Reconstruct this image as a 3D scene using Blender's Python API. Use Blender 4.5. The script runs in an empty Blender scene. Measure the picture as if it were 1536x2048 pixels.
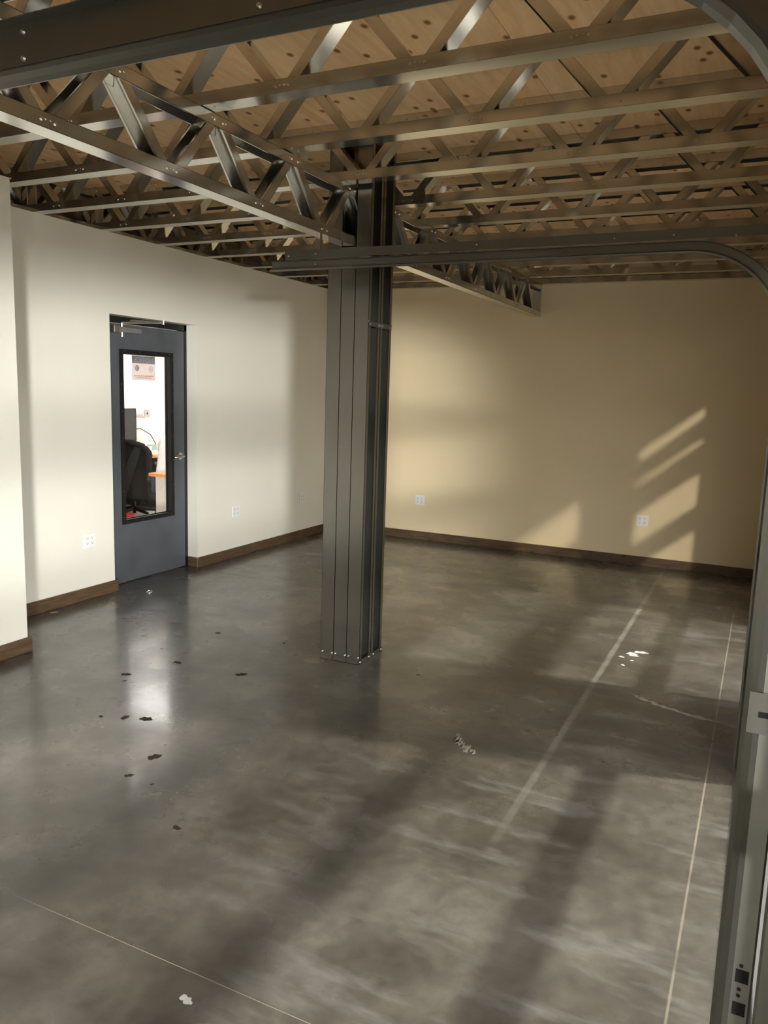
import bpy, bmesh, math, random
from mathutils import Vector, Matrix
random.seed(7)
S = bpy.context.scene
C = S.collection
R = math.radians

# ------------------------------------------------------------------ camera
FPX = 1564.1
CAM = Vector((4.638, -2.672, 1.670))
YAW, PITCH, ROLL = -0.44862, -0.15272, 0.0315
fw = Vector((math.sin(YAW)*math.cos(PITCH), math.cos(YAW)*math.cos(PITCH), math.sin(PITCH)))
r0 = Vector((math.cos(YAW), -math.sin(YAW), 0)); u0 = r0.cross(fw)
rt = math.cos(ROLL)*r0 + math.sin(ROLL)*u0
up = -math.sin(ROLL)*r0 + math.cos(ROLL)*u0
cd = bpy.data.cameras.new('camera'); cam = bpy.data.objects.new('camera', cd); C.objects.link(cam)
cd.sensor_fit = 'VERTICAL'; cd.sensor_height = 36.0; cd.lens = FPX*36.0/2048.0; cd.clip_start = .05
mw = Matrix.Identity(4)
for i in range(3):
    mw[i][0] = rt[i]; mw[i][1] = up[i]; mw[i][2] = -fw[i]; mw[i][3] = CAM[i]
cam.matrix_world = mw
S.camera = cam

# ------------------------------------------------------------------ world and light
S.view_settings.view_transform = 'Standard'; S.view_settings.look = 'None'
S.view_settings.gamma = 1; S.view_settings.use_curve_mapping = False
S.view_settings.exposure = 0.22
W = bpy.data.worlds.new('world'); S.world = W; W.use_nodes = True
bg = W.node_tree.nodes['Background']
bg.inputs[0].default_value = (1.0, .98, .94, 1); bg.inputs[1].default_value = 6.6

def lamp(name, kind, loc, target, energy, col, **kw):
    d = bpy.data.lights.new(name, kind); o = bpy.data.objects.new(name, d); C.objects.link(o)
    o.location = loc; o.rotation_euler = (Vector(target)-Vector(loc)).to_track_quat('-Z', 'Y').to_euler()
    d.energy = energy; d.color = col
    for k, v in kw.items(): setattr(d, k, v)
    return o
# low sun slanting in through the glazed openings of the right wall
lamp('sun', 'SUN', (9, -10, 4.0), (9-.375, -9.0, 4.0-.31), 1.3, (1, .90, .75), angle=R(1.5))
# added stand-ins for bright reflections outside: one low spot, one high disk lamp
lamp('added_low_spot', 'SPOT', (8.4, -7.0, 1.85), (0, 3.7, 1.05), 5600, (1, .99, .96), spot_size=R(25), spot_blend=.7, shadow_soft_size=.26)
lamp('added_high_disk', 'AREA', (13.0, 3.0, 7.6), (3.6, 1.0, .4), 3000, (1, .95, .86), shape='DISK', size=.6)

# ------------------------------------------------------------------ helpers
def hexa(bm, o, u, v, w):
    p = [o, o+u, o+u+v, o+v, o+w, o+u+w, o+u+v+w, o+v+w]
    vs = [bm.verts.new(q) for q in p]
    for f in ((3,2,1,0),(4,5,6,7),(0,1,5,4),(1,2,6,5),(2,3,7,6),(3,0,4,7)):
        bm.faces.new([vs[i] for i in f])
def bx(bm, x0, x1, y0, y1, z0, z1):
    hexa(bm, Vector((x0,y0,z0)), Vector((x1-x0,0,0)), Vector((0,y1-y0,0)), Vector((0,0,z1-z0)))
def cyl(bm, a, b, r, n=10, r2=None):
    a = Vector(a); b = Vector(b); r2 = r if r2 is None else r2
    d = (b-a).normalized(); t = Vector((0,0,1)) if abs(d.z) < .9 else Vector((1,0,0))
    u = d.cross(t).normalized(); v = d.cross(u)
    A = []; B = []
    for i in range(n):
        c = math.cos(2*math.pi*i/n)*u + math.sin(2*math.pi*i/n)*v
        A.append(bm.verts.new(a+c*r)); B.append(bm.verts.new(b+c*r2))
    for i in range(n):
        bm.faces.new((A[i], A[(i+1)%n], B[(i+1)%n], B[i]))
    bm.faces.new(A[::-1]); bm.faces.new(B)
def tube(bm, pts, r, n=8):
    pts = [Vector(q) for q in pts]; rings = []
    for i, q in enumerate(pts):
        d = (pts[min(i+1, len(pts)-1)]-pts[max(i-1, 0)]).normalized()
        t = Vector((0,0,1)) if abs(d.z) < .9 else Vector((1,0,0))
        u = d.cross(t).normalized(); v = d.cross(u)
        rr = r[i] if isinstance(r, (list, tuple)) else r
        rings.append([bm.verts.new(q+rr*(math.cos(2*math.pi*k/n)*u+math.sin(2*math.pi*k/n)*v)) for k in range(n)])
    for a, b in zip(rings, rings[1:]):
        for k in range(n): bm.faces.new((a[k], a[(k+1)%n], b[(k+1)%n], b[k]))
    bm.faces.new(rings[0][::-1]); bm.faces.new(rings[-1])
def sheet(bm, grid):
    V = [[bm.verts.new(q) for q in row] for row in grid]
    for i in range(len(V)-1):
        for j in range(len(V[0])-1):
            bm.faces.new((V[i][j], V[i+1][j], V[i+1][j+1], V[i][j+1]))
def mesh(name, bm, mat, smooth=False, bev=0):
    if bev:
        bmesh.ops.bevel(bm, geom=bm.edges[:], offset=bev, segments=2, affect='EDGES', profile=.5, clamp_overlap=True)
    bmesh.ops.recalc_face_normals(bm, faces=bm.faces[:])
    m = bpy.data.meshes.new(name); bm.to_mesh(m); bm.free()
    if mat: m.materials.append(mat)
    if smooth:
        for f in m.polygons: f.use_smooth = True
    return m
def obj(name, me, parent=None, loc=None, rot=None):
    o = bpy.data.objects.new(name, me); C.objects.link(o)
    if parent: o.parent = parent
    if loc is not None: o.location = loc
    if rot is not None: o.rotation_euler = rot
    return o
def make(name, mat, fn, parent=None, smooth=False, bev=0, loc=None):
    bm = bmesh.new(); fn(bm)
    return obj(name, mesh(name, bm, mat, smooth, bev), parent, loc)
def tag(o, label=None, cat=None, group=None, kind=None):
    if label: o['label'] = label
    if cat: o['category'] = cat
    if group: o['group'] = group
    if kind: o['kind'] = kind
    return o
def thing(name, label, cat, loc=(0,0,0), group=None, kind=None, rot=None):
    return tag(obj(name, None, None, loc, rot), label, cat, group, kind)
def struct(name, mat, fn, label, cat, bev=0):
    return tag(make(name, mat, fn, None, False, bev), label, cat, None, 'structure')

# ------------------------------------------------------------------ materials
def nodes(name):
    m = bpy.data.materials.new(name); m.use_nodes = True
    nt = m.node_tree; b = nt.nodes['Principled BSDF']
    return m, nt, b
def N(nt, t, **kw):
    n = nt.nodes.new(t)
    for k, v in kw.items():
        if k.startswith('i_'): n.inputs[k[2:].replace('_', ' ')].default_value = v
        else: setattr(n, k, v)
    return n
def ramp(nt, fac, stops):
    r = N(nt, 'ShaderNodeValToRGB')
    while len(r.color_ramp.elements) < len(stops): r.color_ramp.elements.new(.5)
    for e, (p, c) in zip(r.color_ramp.elements, stops):
        e.position = p; e.color = (*c, 1) if len(c) == 3 else c
    nt.links.new(fac, r.inputs[0]); return r
def coords(nt, scale=(1,1,1), rot=(0,0,0), loc=(0,0,0), out='Object'):
    t = N(nt, 'ShaderNodeTexCoord'); mp = N(nt, 'ShaderNodeMapping')
    mp.inputs['Scale'].default_value = scale; mp.inputs['Rotation'].default_value = rot; mp.inputs['Location'].default_value = loc
    nt.links.new(t.outputs[out], mp.inputs[0]); return mp.outputs[0]
def noise(nt, vec, scale, detail=4, rough=.55):
    n = N(nt, 'ShaderNodeTexNoise'); n.inputs['Scale'].default_value = scale
    n.inputs['Detail'].default_value = detail; n.inputs['Roughness'].default_value = rough
    nt.links.new(vec, n.inputs['Vector']); return n.outputs['Fac']
def bump(nt, b, h, strength=.2, dist=.01):
    n = N(nt, 'ShaderNodeBump'); n.inputs['Strength'].default_value = strength; n.inputs['Distance'].default_value = dist
    nt.links.new(h, n.inputs['Height']); nt.links.new(n.outputs[0], b.inputs['Normal'])
def mix(nt, fac, a, b, mode='MIX'):
    m = N(nt, 'ShaderNodeMix', data_type='RGBA', blend_type=mode)
    for k, v in ((0, fac), (6, a), (7, b)):
        if hasattr(v, 'links'): nt.links.new(v, m.inputs[k])
        else: m.inputs[k].default_value = v if k == 0 else ((*v, 1) if len(v) == 3 else v)
    return m.outputs[2]
def plain(name, col, rough=.5, metal=0, spec=.35, nz=0, scale=20, emit=None):
    m, nt, b = nodes(name)
    b.inputs['Roughness'].default_value = rough; b.inputs['Metallic'].default_value = metal
    b.inputs['Specular IOR Level'].default_value = spec
    v = coords(nt)
    f = noise(nt, v, scale, 3)
    k = nz or .04
    c = ramp(nt, f, [(.3, tuple(x*(1-k) for x in col)), (.7, tuple(min(1, x*(1+k)) for x in col))])
    nt.links.new(c.outputs[0], b.inputs['Base Color'])
    if emit:
        b.inputs['Emission Color'].default_value = (*col, 1); b.inputs['Emission Strength'].default_value = emit
    return m
def steel(name, col, rough=.36, metal=.95, var=.06, stretch=(1,1,1)):
    m, nt, b = nodes(name)
    f = noise(nt, coords(nt, stretch), 2.5, 2)
    c = ramp(nt, f, [(.3, tuple(x*(1-var) for x in col)), (.7, tuple(min(1, x*(1+var)) for x in col))])
    nt.links.new(c.outputs[0], b.inputs['Base Color']); b.inputs['Metallic'].default_value = metal
    b.inputs['Roughness'].default_value = rough
    return m
M = {}
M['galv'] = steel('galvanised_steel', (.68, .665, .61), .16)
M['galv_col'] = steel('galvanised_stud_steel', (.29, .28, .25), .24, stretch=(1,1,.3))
M['track'] = steel('garage_track_steel', (.235, .23, .205), .36)
M['bolt'] = steel('zinc_bolt', (.75, .74, .70), .25)
M['plate'] = steel('zinc_plate', (.13, .13, .13), .5, 1.0)
M['screw'] = plain('dark_screw_hole', (.03, .03, .03), .6)
M['alu'] = steel('dark_aluminium', (.10, .10, .10), .45, .6)
def paint(name, col):
    m, nt, b = nodes(name)
    v = coords(nt); f = noise(nt, v, 1.3, 3); g = noise(nt, v, 260, 3)
    c = ramp(nt, f, [(.3, tuple(x*.975 for x in col)), (.7, tuple(min(1, x*1.02) for x in col))])
    nt.links.new(c.outputs[0], b.inputs['Base Color']); b.inputs['Roughness'].default_value = .62
    b.inputs['Specular IOR Level'].default_value = .3
    bump(nt, b, g, .12, .002); return m
M['cream'] = paint('cream_wall_paint', (.78, .75, .675))
M['tan'] = paint('tan_wall_tone', (.78, .645, .43))  # warmer, more saturated tone than the cream walls
M['white_paint'] = paint('white_office_paint', (.86, .84, .82))
M['plenum'] = paint('lavender_grey_wrap', (.62, .61, .66))
def concrete():
    m, nt, b = nodes('polished_concrete')
    v = coords(nt)
    a = noise(nt, v, .8, 3, .6); f = noise(nt, v, 3.2, 3, .6); g = noise(nt, v, 16, 3, .6)
    base = ramp(nt, a, [(.28, (.038, .033, .026)), (.5, (.057, .051, .042)), (.72, (.088, .081, .070))]).outputs[0]
    fine = ramp(nt, f, [(.28, (.28, .27, .26)), (.5, (.5, .5, .5)), (.72, (.70, .70, .70))]).outputs[0]
    c = mix(nt, .65, base, fine, 'OVERLAY')
    spk = ramp(nt, g, [(.28, (.36, .36, .36)), (.72, (.64, .64, .64))]).outputs[0]
    c = mix(nt, .75, c, spk, 'OVERLAY')
    # scuffed, dustier zone on the right half with streaks, and the two pale line marks
    sep = N(nt, 'ShaderNodeSeparateXYZ'); nt.links.new(v, sep.inputs[0])
    def mth(op, x, y=None, z=None):
        n = N(nt, 'ShaderNodeMath', operation=op)
        for i, q in enumerate((x, y, z)):
            if q is None: continue
            if hasattr(q, 'links'): nt.links.new(q, n.inputs[i])
            else: n.inputs[i].default_value = q
        return n.outputs[0]
    X, Y = sep.outputs[0], sep.outputs[1]
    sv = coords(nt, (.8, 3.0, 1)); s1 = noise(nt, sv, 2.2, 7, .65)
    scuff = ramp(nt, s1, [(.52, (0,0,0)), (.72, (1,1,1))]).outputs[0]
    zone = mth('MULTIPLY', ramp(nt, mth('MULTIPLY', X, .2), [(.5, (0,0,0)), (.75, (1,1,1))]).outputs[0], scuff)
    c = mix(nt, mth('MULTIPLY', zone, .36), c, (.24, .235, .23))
    def line(x0, hw, soft, amt, y0, y1):
        d = mth('ABSOLUTE', mth('SUBTRACT', X, x0))
        ln = N(nt, 'ShaderNodeMapRange'); nt.links.new(d, ln.inputs[0])
        ln.inputs[1].default_value = hw+soft; ln.inputs[2].default_value = hw; ln.inputs[3].default_value = 0; ln.inputs[4].default_value = amt
        yy = N(nt, 'ShaderNodeMapRange'); nt.links.new(Y, yy.inputs[0])
        yy.inputs[1].default_value = y0; yy.inputs[2].default_value = y1
        br = ramp(nt, f, [(.35, (.35,)*3), (.55, (1,)*3)]).outputs[0]
        return mth('MULTIPLY', mth('MULTIPLY', ln.outputs[0], yy.outputs[0]), br)
    c = mix(nt, line(3.86, .010, .012, .5, -.3, 2.2), c, (.30, .29, .26))
    c = mix(nt, line(4.545, .002, .003, .6, -3, -2), c, (.26, .22, .17))
    nt.links.new(c, b.inputs['Base Color'])
    ro = ramp(nt, f, [(.25, (.36,)*3), (.75, (.22,)*3)]).outputs[0]
    nt.links.new(ro, b.inputs['Roughness']); b.inputs['Specular IOR Level'].default_value = .62
    b.inputs['Coat Weight'].default_value = .35; b.inputs['Coat Roughness'].default_value = .12
    return m
M['concrete'] = concrete()
M['joint'] = plain('dusty_joint', (.20, .18, .145), .9)
def plywood():
    m, nt, b = nodes('pine_plywood')
    info = N(nt, 'ShaderNodeObjectInfo')
    t = N(nt, 'ShaderNodeTexCoord')
    off = N(nt, 'ShaderNodeVectorMath', operation='SCALE'); off.inputs[0].default_value = (7.3, 3.1, 0)
    nt.links.new(info.outputs['Random'], off.inputs[3])
    ad = N(nt, 'ShaderNodeVectorMath', operation='ADD'); nt.links.new(t.outputs['Object'], ad.inputs[0]); nt.links.new(off.outputs[0], ad.inputs[1])
    def sc(s):
        q = N(nt, 'ShaderNodeMapping'); q.inputs['Scale'].default_value = s; nt.links.new(ad.outputs[0], q.inputs[0]); return q.outputs[0]
    g = noise(nt, sc((6, .7, 1)), 4, 6, .6); big = noise(nt, sc((1, .5, 1)), 2, 3)
    c = ramp(nt, g, [(.3, (.74, .49, .27)), (.7, (.90, .64, .38))]).outputs[0]
    c = mix(nt, .45, c, ramp(nt, big, [(.3, (.36, .34, .32)), (.7, (.62, .6, .58))]).outputs[0], 'OVERLAY')
    vo = N(nt, 'ShaderNodeTexVoronoi', voronoi_dimensions='2D'); vo.inputs['Scale'].default_value = 4.2; vo.inputs['Randomness'].default_value = 1
    nt.links.new(sc((1.5, 1, 1)), vo.inputs['Vector'])
    k = ramp(nt, vo.outputs['Distance'], [(.05, (1,1,1)), (.12, (0,0,0))]).outputs[0]
    c = mix(nt, k, c, (.27, .115, .04))
    nt.links.new(c, b.inputs['Base Color']); b.inputs['Roughness'].default_value = .75
    b.inputs['Specular IOR Level'].default_value = .25
    return m
M['plywood'] = plywood()
def stained():
    m, nt, b = nodes('stained_pine')
    v = coords(nt, (3, 3, 30), out='Object'); g = noise(nt, v, 2.2, 6, .65)
    c = ramp(nt, g, [(.3, (.050, .028, .014)), (.55, (.105, .062, .032)), (.75, (.165, .105, .058))]).outputs[0]
    vo = N(nt, 'ShaderNodeTexVoronoi'); vo.inputs['Scale'].default_value = 3.2
    nt.links.new(coords(nt, (1, 1, 1.6)), vo.inputs['Vector'])
    k = ramp(nt, vo.outputs['Distance'], [(.05, (1,1,1)), (.14, (0,0,0))]).outputs[0]
    c = mix(nt, k, c, (.014, .006, .003))
    nt.links.new(c, b.inputs['Base Color']); b.inputs['Roughness'].default_value = .5; return m
M['stained'] = stained()
M['door_grey'] = plain('blue_grey_door_paint', (.082, .088, .102), .45, nz=.12, scale=4)
M['black'] = plain('black_frame_paint', (.010, .010, .011), .35)
M['chrome'] = plain('satin_nickel', (.62, .61, .58), .25, .95)
M['white_plastic'] = plain('white_plastic', (.80, .80, .79), .35)
M['slot'] = plain('dark_slot', (.008, .008, .008), .9, spec=.05)
def glass(name, tint, refl=.5):
    m = bpy.data.materials.new(name); m.use_nodes = True; nt = m.node_tree
    nt.nodes.remove(nt.nodes['Principled BSDF']); out = nt.nodes['Material Output']
    t = N(nt, 'ShaderNodeBsdfTransparent'); t.inputs[0].default_value = (*tint, 1)
    g = N(nt, 'ShaderNodeBsdfGlossy'); g.inputs['Roughness'].default_value = .02
    f = N(nt, 'ShaderNodeLayerWeight'); f.inputs[0].default_value = .5
    w = N(nt, 'ShaderNodeMath', operation='POWER'); w.inputs[1].default_value = 5; nt.links.new(f.outputs['Facing'], w.inputs[0])
    k = N(nt, 'ShaderNodeMath', operation='MULTIPLY_ADD'); k.inputs[1].default_value = .96*refl; k.inputs[2].default_value = .04*refl; nt.links.new(w.outputs[0], k.inputs[0])
    x = N(nt, 'ShaderNodeMixShader'); nt.links.new(k.outputs[0], x.inputs[0]); nt.links.new(t.outputs[0], x.inputs[1]); nt.links.new(g.outputs[0], x.inputs[2])
    nt.links.new(x.outputs[0], out.inputs[0]); return m
M['glass'] = glass('clear_glass', (.96, .97, .96))
M['lightpanel'] = plain('ceiling_light_diffuser', (1, .96, .94), .5, emit=17.0)
M['stain'] = plain('dark_paint_drip', (.020, .014, .011), .7, spec=.15)
M['splash'] = plain('white_paint_splash', (.42, .41, .40), .7, spec=.2)

# ------------------------------------------------------------------ the room shell
H, YB, XR, HB = 2.808, 5.524, 4.765, 0.0906
DK = 3.11          # underside of the plywood deck
YF = -5.6          # wall behind the camera
floor = struct('floor', M['joint'], lambda b: bx(b, -.3, XR+.3, YF-.1, YB+.2, -.16, -.0008), 'grey polished concrete floor with thin saw-cut joints', 'floor')
for y0, y1 in ((YF-.1, -1.0725), (-1.0685, 2.929), (2.933, YB+.2)):
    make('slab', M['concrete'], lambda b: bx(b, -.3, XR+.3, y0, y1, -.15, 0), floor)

def wl(b):
    bx(b, -.2, 0, -.2, 1.965, 0, H); bx(b, -.2, 0, 3.0, YB+.2, 0, H); bx(b, -.2, 0, 1.965, 3.0, 2.2, H)
struct('wall_left', M['cream'], wl, 'pale cream drywall with the grey office door in it', 'wall')
struct('wall_left_front', M['cream'], lambda b: [bx(b, -.2, .627, YF-.1, .60, 0, H), bx(b, -1.1, -.2, YF-.1, .80, H-.06, H)], 'cream wall corner jutting out at the far left edge', 'wall')
struct('wall_back', M['tan'], lambda b: [bx(b, 0, XR+.2, YB, YB+.2, 0, H), bx(b, -1.5, XR+.2, YB+.002, YB+.2, H, DK)], 'tan far wall with diagonal streaks of sunlight', 'wall')
DY0, DY1, DZ = -1.36, .99, 2.17
OPEN = ((-3.86, -1.51, DZ), (DY0, DY1, DZ), (1.95, 3.75, 2.32))
def wr(b):
    y = YF
    for a, c, zt in OPEN:
        bx(b, XR, XR+.1, y, a, 0, DK); bx(b, XR, XR+.1, a, c, zt, DK); y = c
    bx(b, XR, XR+.1, y, YB, 0, DK)
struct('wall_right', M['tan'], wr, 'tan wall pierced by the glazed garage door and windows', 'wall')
M['far_dark'] = paint('darkened_wall_tone', (.10, .095, .085))  # unseen wall, coloured dark so the steel trusses reflect less light
struct('wall_front', M['far_dark'], lambda b: [bx(b, .627, XR+.1, YF-.1, YF, 0, DK), bx(b, -1.1, .627, YF-.1, YF, H, DK)], 'unseen wall behind the viewpoint, darkened to dim reflections', 'wall')

def board(name, par, x0, x1, y0, y1):
    make(name, M['stained'], lambda b: bx(b, x0, x1, y0, y1, 0, HB), par, bev=.0015)
T = .019
bl = tag(obj('baseboard_left', None), 'dark stained pine baseboard along the cream wall', 'baseboard', kind='structure')
board('board', bl, 0, T, .60, 1.965+T); board('board', bl, 0, T, 3.0, YB)
board('board', bl, -.10, 0, 3.0-T, 3.0); 
bb = tag(obj('baseboard_back', None), 'dark stained pine baseboard along the tan far wall', 'baseboard', kind='structure')
board('board', bb, T, 3.03, YB-T, YB); board('board', bb, 3.033, XR, YB-T, YB)
bf = tag(obj('baseboard_left_front', None), 'stained pine baseboard around the jutting wall corner', 'baseboard', kind='structure')
board('board', bf, .627, .627+T, YF, .60+T); board('board', bf, 0, .627, .60, .60+T)

# plywood deck: 4 x 8 ft sheets laid across the trusses
ceil = tag(obj('ceiling', None), 'underside of the knotty pine plywood deck over the trusses', 'ceiling', kind='structure')
xs = [-1.328+1.22*i for i in range(7)]
for i in range(5):
    y = -6.6 + (1.22 if i % 2 else 0) + .11 - .61*0
    while y < 6.2:
        bm = bmesh.new(); bx(bm, -.608, .608, -1.2175, 1.2175, 0, .018)
        obj('plywood_sheet', mesh('plywood_sheet', bm, M['plywood']), ceil, (xs[i]+.61, y+1.22, DK))
        y += 2.44
struct('roof', M['black'], lambda b: bx(b, -1.5, XR+.1, -7, YB+.2, DK+.02, DK+.1), 'dark roof layer above the plywood deck', 'roof')
struct('wall_plenum', M['plenum'], lambda b: bx(b, -1.1, -1.05, YF-.1, YB+.2, H, DK), 'pale wrap behind the trusses above the office', 'wall')

# ------------------------------------------------------------------ cold formed steel trusses
TW, CH = .089, .050
def chan(bm, o, u, v, w, D, F, L, lip, t=.0018):
    """lipped C: plate D wide along u, flanges F along v, length L along w; o = corner of the plate"""
    u = Vector(u).normalized(); v = Vector(v).normalized(); w = Vector(w).normalized(); o = Vector(o)
    hexa(bm, o, u*D, v*t, w*L)
    hexa(bm, o, u*t, v*F, w*L); hexa(bm, o+u*(D-t), u*t, v*F, w*L)
    if lip:
        hexa(bm, o+v*(F-t), u*lip, v*t, w*L); hexa(bm, o+u*(D-lip)+v*(F-t), u*lip, v*t, w*L)
def truss_parts(name, length, h, pitch, off):
    """meshes in the local frame: x along, y 0..TW deep, z 0..h"""
    bm = bmesh.new(); chan(bm, (0,0,0), (0,1,0), (0,0,1), (1,0,0), TW, CH, length, .007); bot = mesh('bottom_chord', bm, M['galv'])
    bm = bmesh.new(); chan(bm, (0,0,h), (0,1,0), (0,0,-1), (1,0,0), TW, CH, length, .007); top = mesh('top_chord', bm, M['galv'])
    bm = bmesh.new(); chan(bm, (.0,.003,.004), (0,1,0), (1,0,0), (0,0,1), TW-.006, .045, h-.008, .010); post = mesh('end_post', bm, M['galv'])
    dx = pitch/2-.056; dz = h-.044; L = math.hypot(dx, dz); ext = .006
    d = Vector((dx, 0, dz))/L; n = Vector((d.z, 0, -d.x))       # n: down and to the right
    FW = .043
    bm = bmesh.new(); chan(bm, d*(-ext)+n*(FW/2)+Vector((0,.003,0)), (0,1,0), -n, d, TW-.006, FW, L+2*ext, .010); up_ = mesh('web', bm, M['galv'])
    d2 = Vector((-dx, 0, dz))/L; n2 = Vector((d2.z, 0, -d2.x))  # for the webs that lean left; n2: up and to the right
    bm = bmesh.new(); chan(bm, d2*(-ext)+n2*(FW/2)+Vector((0,.003,0)), (0,1,0), -n2, d2, TW-.006, FW, L+2*ext, .010); dn = mesh('web', bm, M['galv'])
    return dict(bot=bot, top=top, post=post, up=up_, dn=dn, L=length, h=h, pitch=pitch, dx=dx)
def truss(name, label, cat, P, loc, off, rotz=0, group=None, gap=None):
    t = thing(name, label, cat, loc, group, rot=(0, 0, rotz))
    obj('bottom_chord', P['bot'], t); obj('top_chord', P['top'], t)
    obj('end_post', P['post'], t, (.002, 0, 0)); obj('end_post', P['post'], t, (P['L']-.049, 0, 0))
    x = off % P['pitch']; sc = bmesh.new()
    while x < P['L']+P['pitch']:
        for s, k in ((1, 'up'), (-1, 'dn')):
            x0 = x+s*.028; x1 = x0+s*P['dx']
            if min(x0, x1) > .06 and max(x0, x1) < P['L']-.06:
                obj('web', P[k], t, (x0, 0, .022))
                for xx, zz in ((x0, .024), (x1, P['h']-.024)):
                    cyl(sc, (xx, .0, zz), (xx, -.004, zz), .0055, 8)
                    cyl(sc, (xx-s*.018, .0, zz+.004), (xx-s*.018, -.0015, zz+.004), .004, 6)
        x += P['pitch']
    tag(obj('screw_heads', mesh('screw_heads', sc, M['bolt']), t), kind='stuff')
    return t
JX0 = -.10; JL = XR-JX0; PITCH_J = .577
PJ = truss_parts('joist', JL, DK-H, PITCH_J, 0)
ordn = ['nearest', 'second', 'third', 'fourth', 'fifth', 'sixth', 'seventh', 'eighth', 'ninth']
J = []
for k in range(-4, 10):
    y = .065+.61*k if k < 9 else YB-TW-.002
    off = (3.397 if k in (0, 1, 4, 5, -3, -4, -7, -8) else 3.108)
    if k < -2:
        lab, g = 'galvanised ceiling truss '+('just' if k == -3 else 'well')+' behind the viewpoint', 'ceiling trusses'
    elif k < 0:
        lab, g = ('galvanised ceiling truss crossing above the near garage track at top left' if k == -1 else 'galvanised ceiling truss above the viewpoint, outside the top edge'), 'ceiling trusses'
    elif k == 9:
        lab, g = 'galvanised ceiling truss lying along the top of the far tan wall', 'ceiling trusses'
    else:
        lab = ['largest galvanised ceiling truss with wide open webs at the top of the picture',
               'galvanised ceiling truss next behind the largest one, ending at the jutting wall corner',
               'galvanised ceiling truss passing just in front of the steel column',
               'galvanised ceiling truss passing just behind the steel column',
               'galvanised ceiling truss second behind the steel column',
               'galvanised ceiling truss third behind the steel column',
               'galvanised ceiling truss third in front of the far tan wall, low between track and wall',
               'galvanised ceiling truss second in front of the one on the far wall',
               'galvanised ceiling truss directly in front of the one on the far wall'][k]
        g = 'ceiling trusses'
    J.append(truss('ceiling_truss', lab, 'truss', PJ, (JX0, y, H), off-JX0, group=g))
# rim truss on the cream wall and on the garage wall
PR = truss_parts('rim', YB-.60, DK-H, .577, 0)
truss('rim_truss', 'galvanised rim truss standing on top of the cream wall', 'truss', PR, (JX0-.002, .60, H), .21, rotz=math.pi/2)
# deep beam truss that carries the ceiling trusses
BX1 = 2.428; BZ = 2.488
PB = truss_parts('beam', YB+4.0, H-BZ-.002, .598, 0)
truss('beam_truss', 'galvanised beam truss running from the near left through the column to the far wall', 'beam', PB, (BX1, -4.0, BZ), 4.0-.71, rotz=math.pi/2)

# ------------------------------------------------------------------ steel column: six studs in tracks
col = thing('steel_column', 'tall column of bundled galvanised steel studs standing on the concrete', 'column', (2.388, 1.583, 0))
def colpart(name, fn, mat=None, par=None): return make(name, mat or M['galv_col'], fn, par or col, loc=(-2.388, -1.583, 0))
for i in range(3):
    x0 = 2.250+.0922*i
    for y0 in (1.432, 1.5865):
        zt = DK-.004 if i != 1 else BZ-.004
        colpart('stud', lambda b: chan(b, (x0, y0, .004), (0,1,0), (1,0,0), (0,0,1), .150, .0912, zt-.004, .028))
def tr(b):
    for i in range(3):
        x0 = 2.250+.0922*i
        bx(b, x0+.001, x0+.090, 1.4285, 1.431, .001, .034+.003*i)
    bx(b, 2.250, 2.5275, 1.4285, 1.7405, 0, .0035)
    bx(b, 2.5272, 2.5290, 1.429, 1.740, .0, .033)
    bx(b, 2.2475, 2.2495, 1.429, 1.740, .0, .033)
    bx(b, 2.250, 2.5275, 1.738, 1.7405, 0, .033)
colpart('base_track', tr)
def st(b):
    bx(b, 2.5275, 2.5295, 1.437, 1.735, 2.040, 2.070)
    bx(b, 2.500, 2.5295, 1.437, 1.735, 2.069, 2.0705)
sp = colpart('bridging_strap', st)
def scw(b):
    for y in (1.447, 1.567, 1.605, 1.725): cyl(b, (2.5295, y, 2.055), (2.534, y, 2.055), .006, 8)
    for y in (1.44, 1.56, 1.62, 1.73): cyl(b, (2.529, y, .018), (2.533, y, .018), .005, 8)
    for i in range(3):
        for dx in (.012, .08): cyl(b, (2.25+.0922*i+dx, 1.4285, .046), (2.25+.0922*i+dx, 1.425, .046), .0045, 8)
tag(colpart('screw_heads', scw, M['bolt']), kind='stuff')

# ------------------------------------------------------------------ garage door tracks
def sweep(bm, prof, path):
    """prof: list of (n, b) closed loop; path: list of (point, normal n, b axis)"""
    rings = [[bm.verts.new(p+n*q[0]+b*q[1]) for q in prof] for p, n, b in path]
    m = len(prof)
    for a, c in zip(rings, rings[1:]):
        for k in range(m): bm.faces.new((a[k], a[(k+1)%m], c[(k+1)%m], c[k]))
    bm.faces.new(rings[0][::-1]); bm.faces.new(rings[-1])
def thick(line, t=.0022):
    """open polyline -> thin closed loop"""
    L = [Vector((a, b, 0)) for a, b in line]; o = []; i_ = []
    for k, q in enumerate(L):
        d = (L[min(k+1, len(L)-1)]-L[max(k-1, 0)]).normalized(); nn = Vector((-d.y, d.x, 0))
        o.append(q+nn*t/2); i_.append(q-nn*t/2)
    return [(q.x, q.y) for q in o+i_[::-1]]
CX, CZ, RI = 4.27, 1.92, .38
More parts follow.
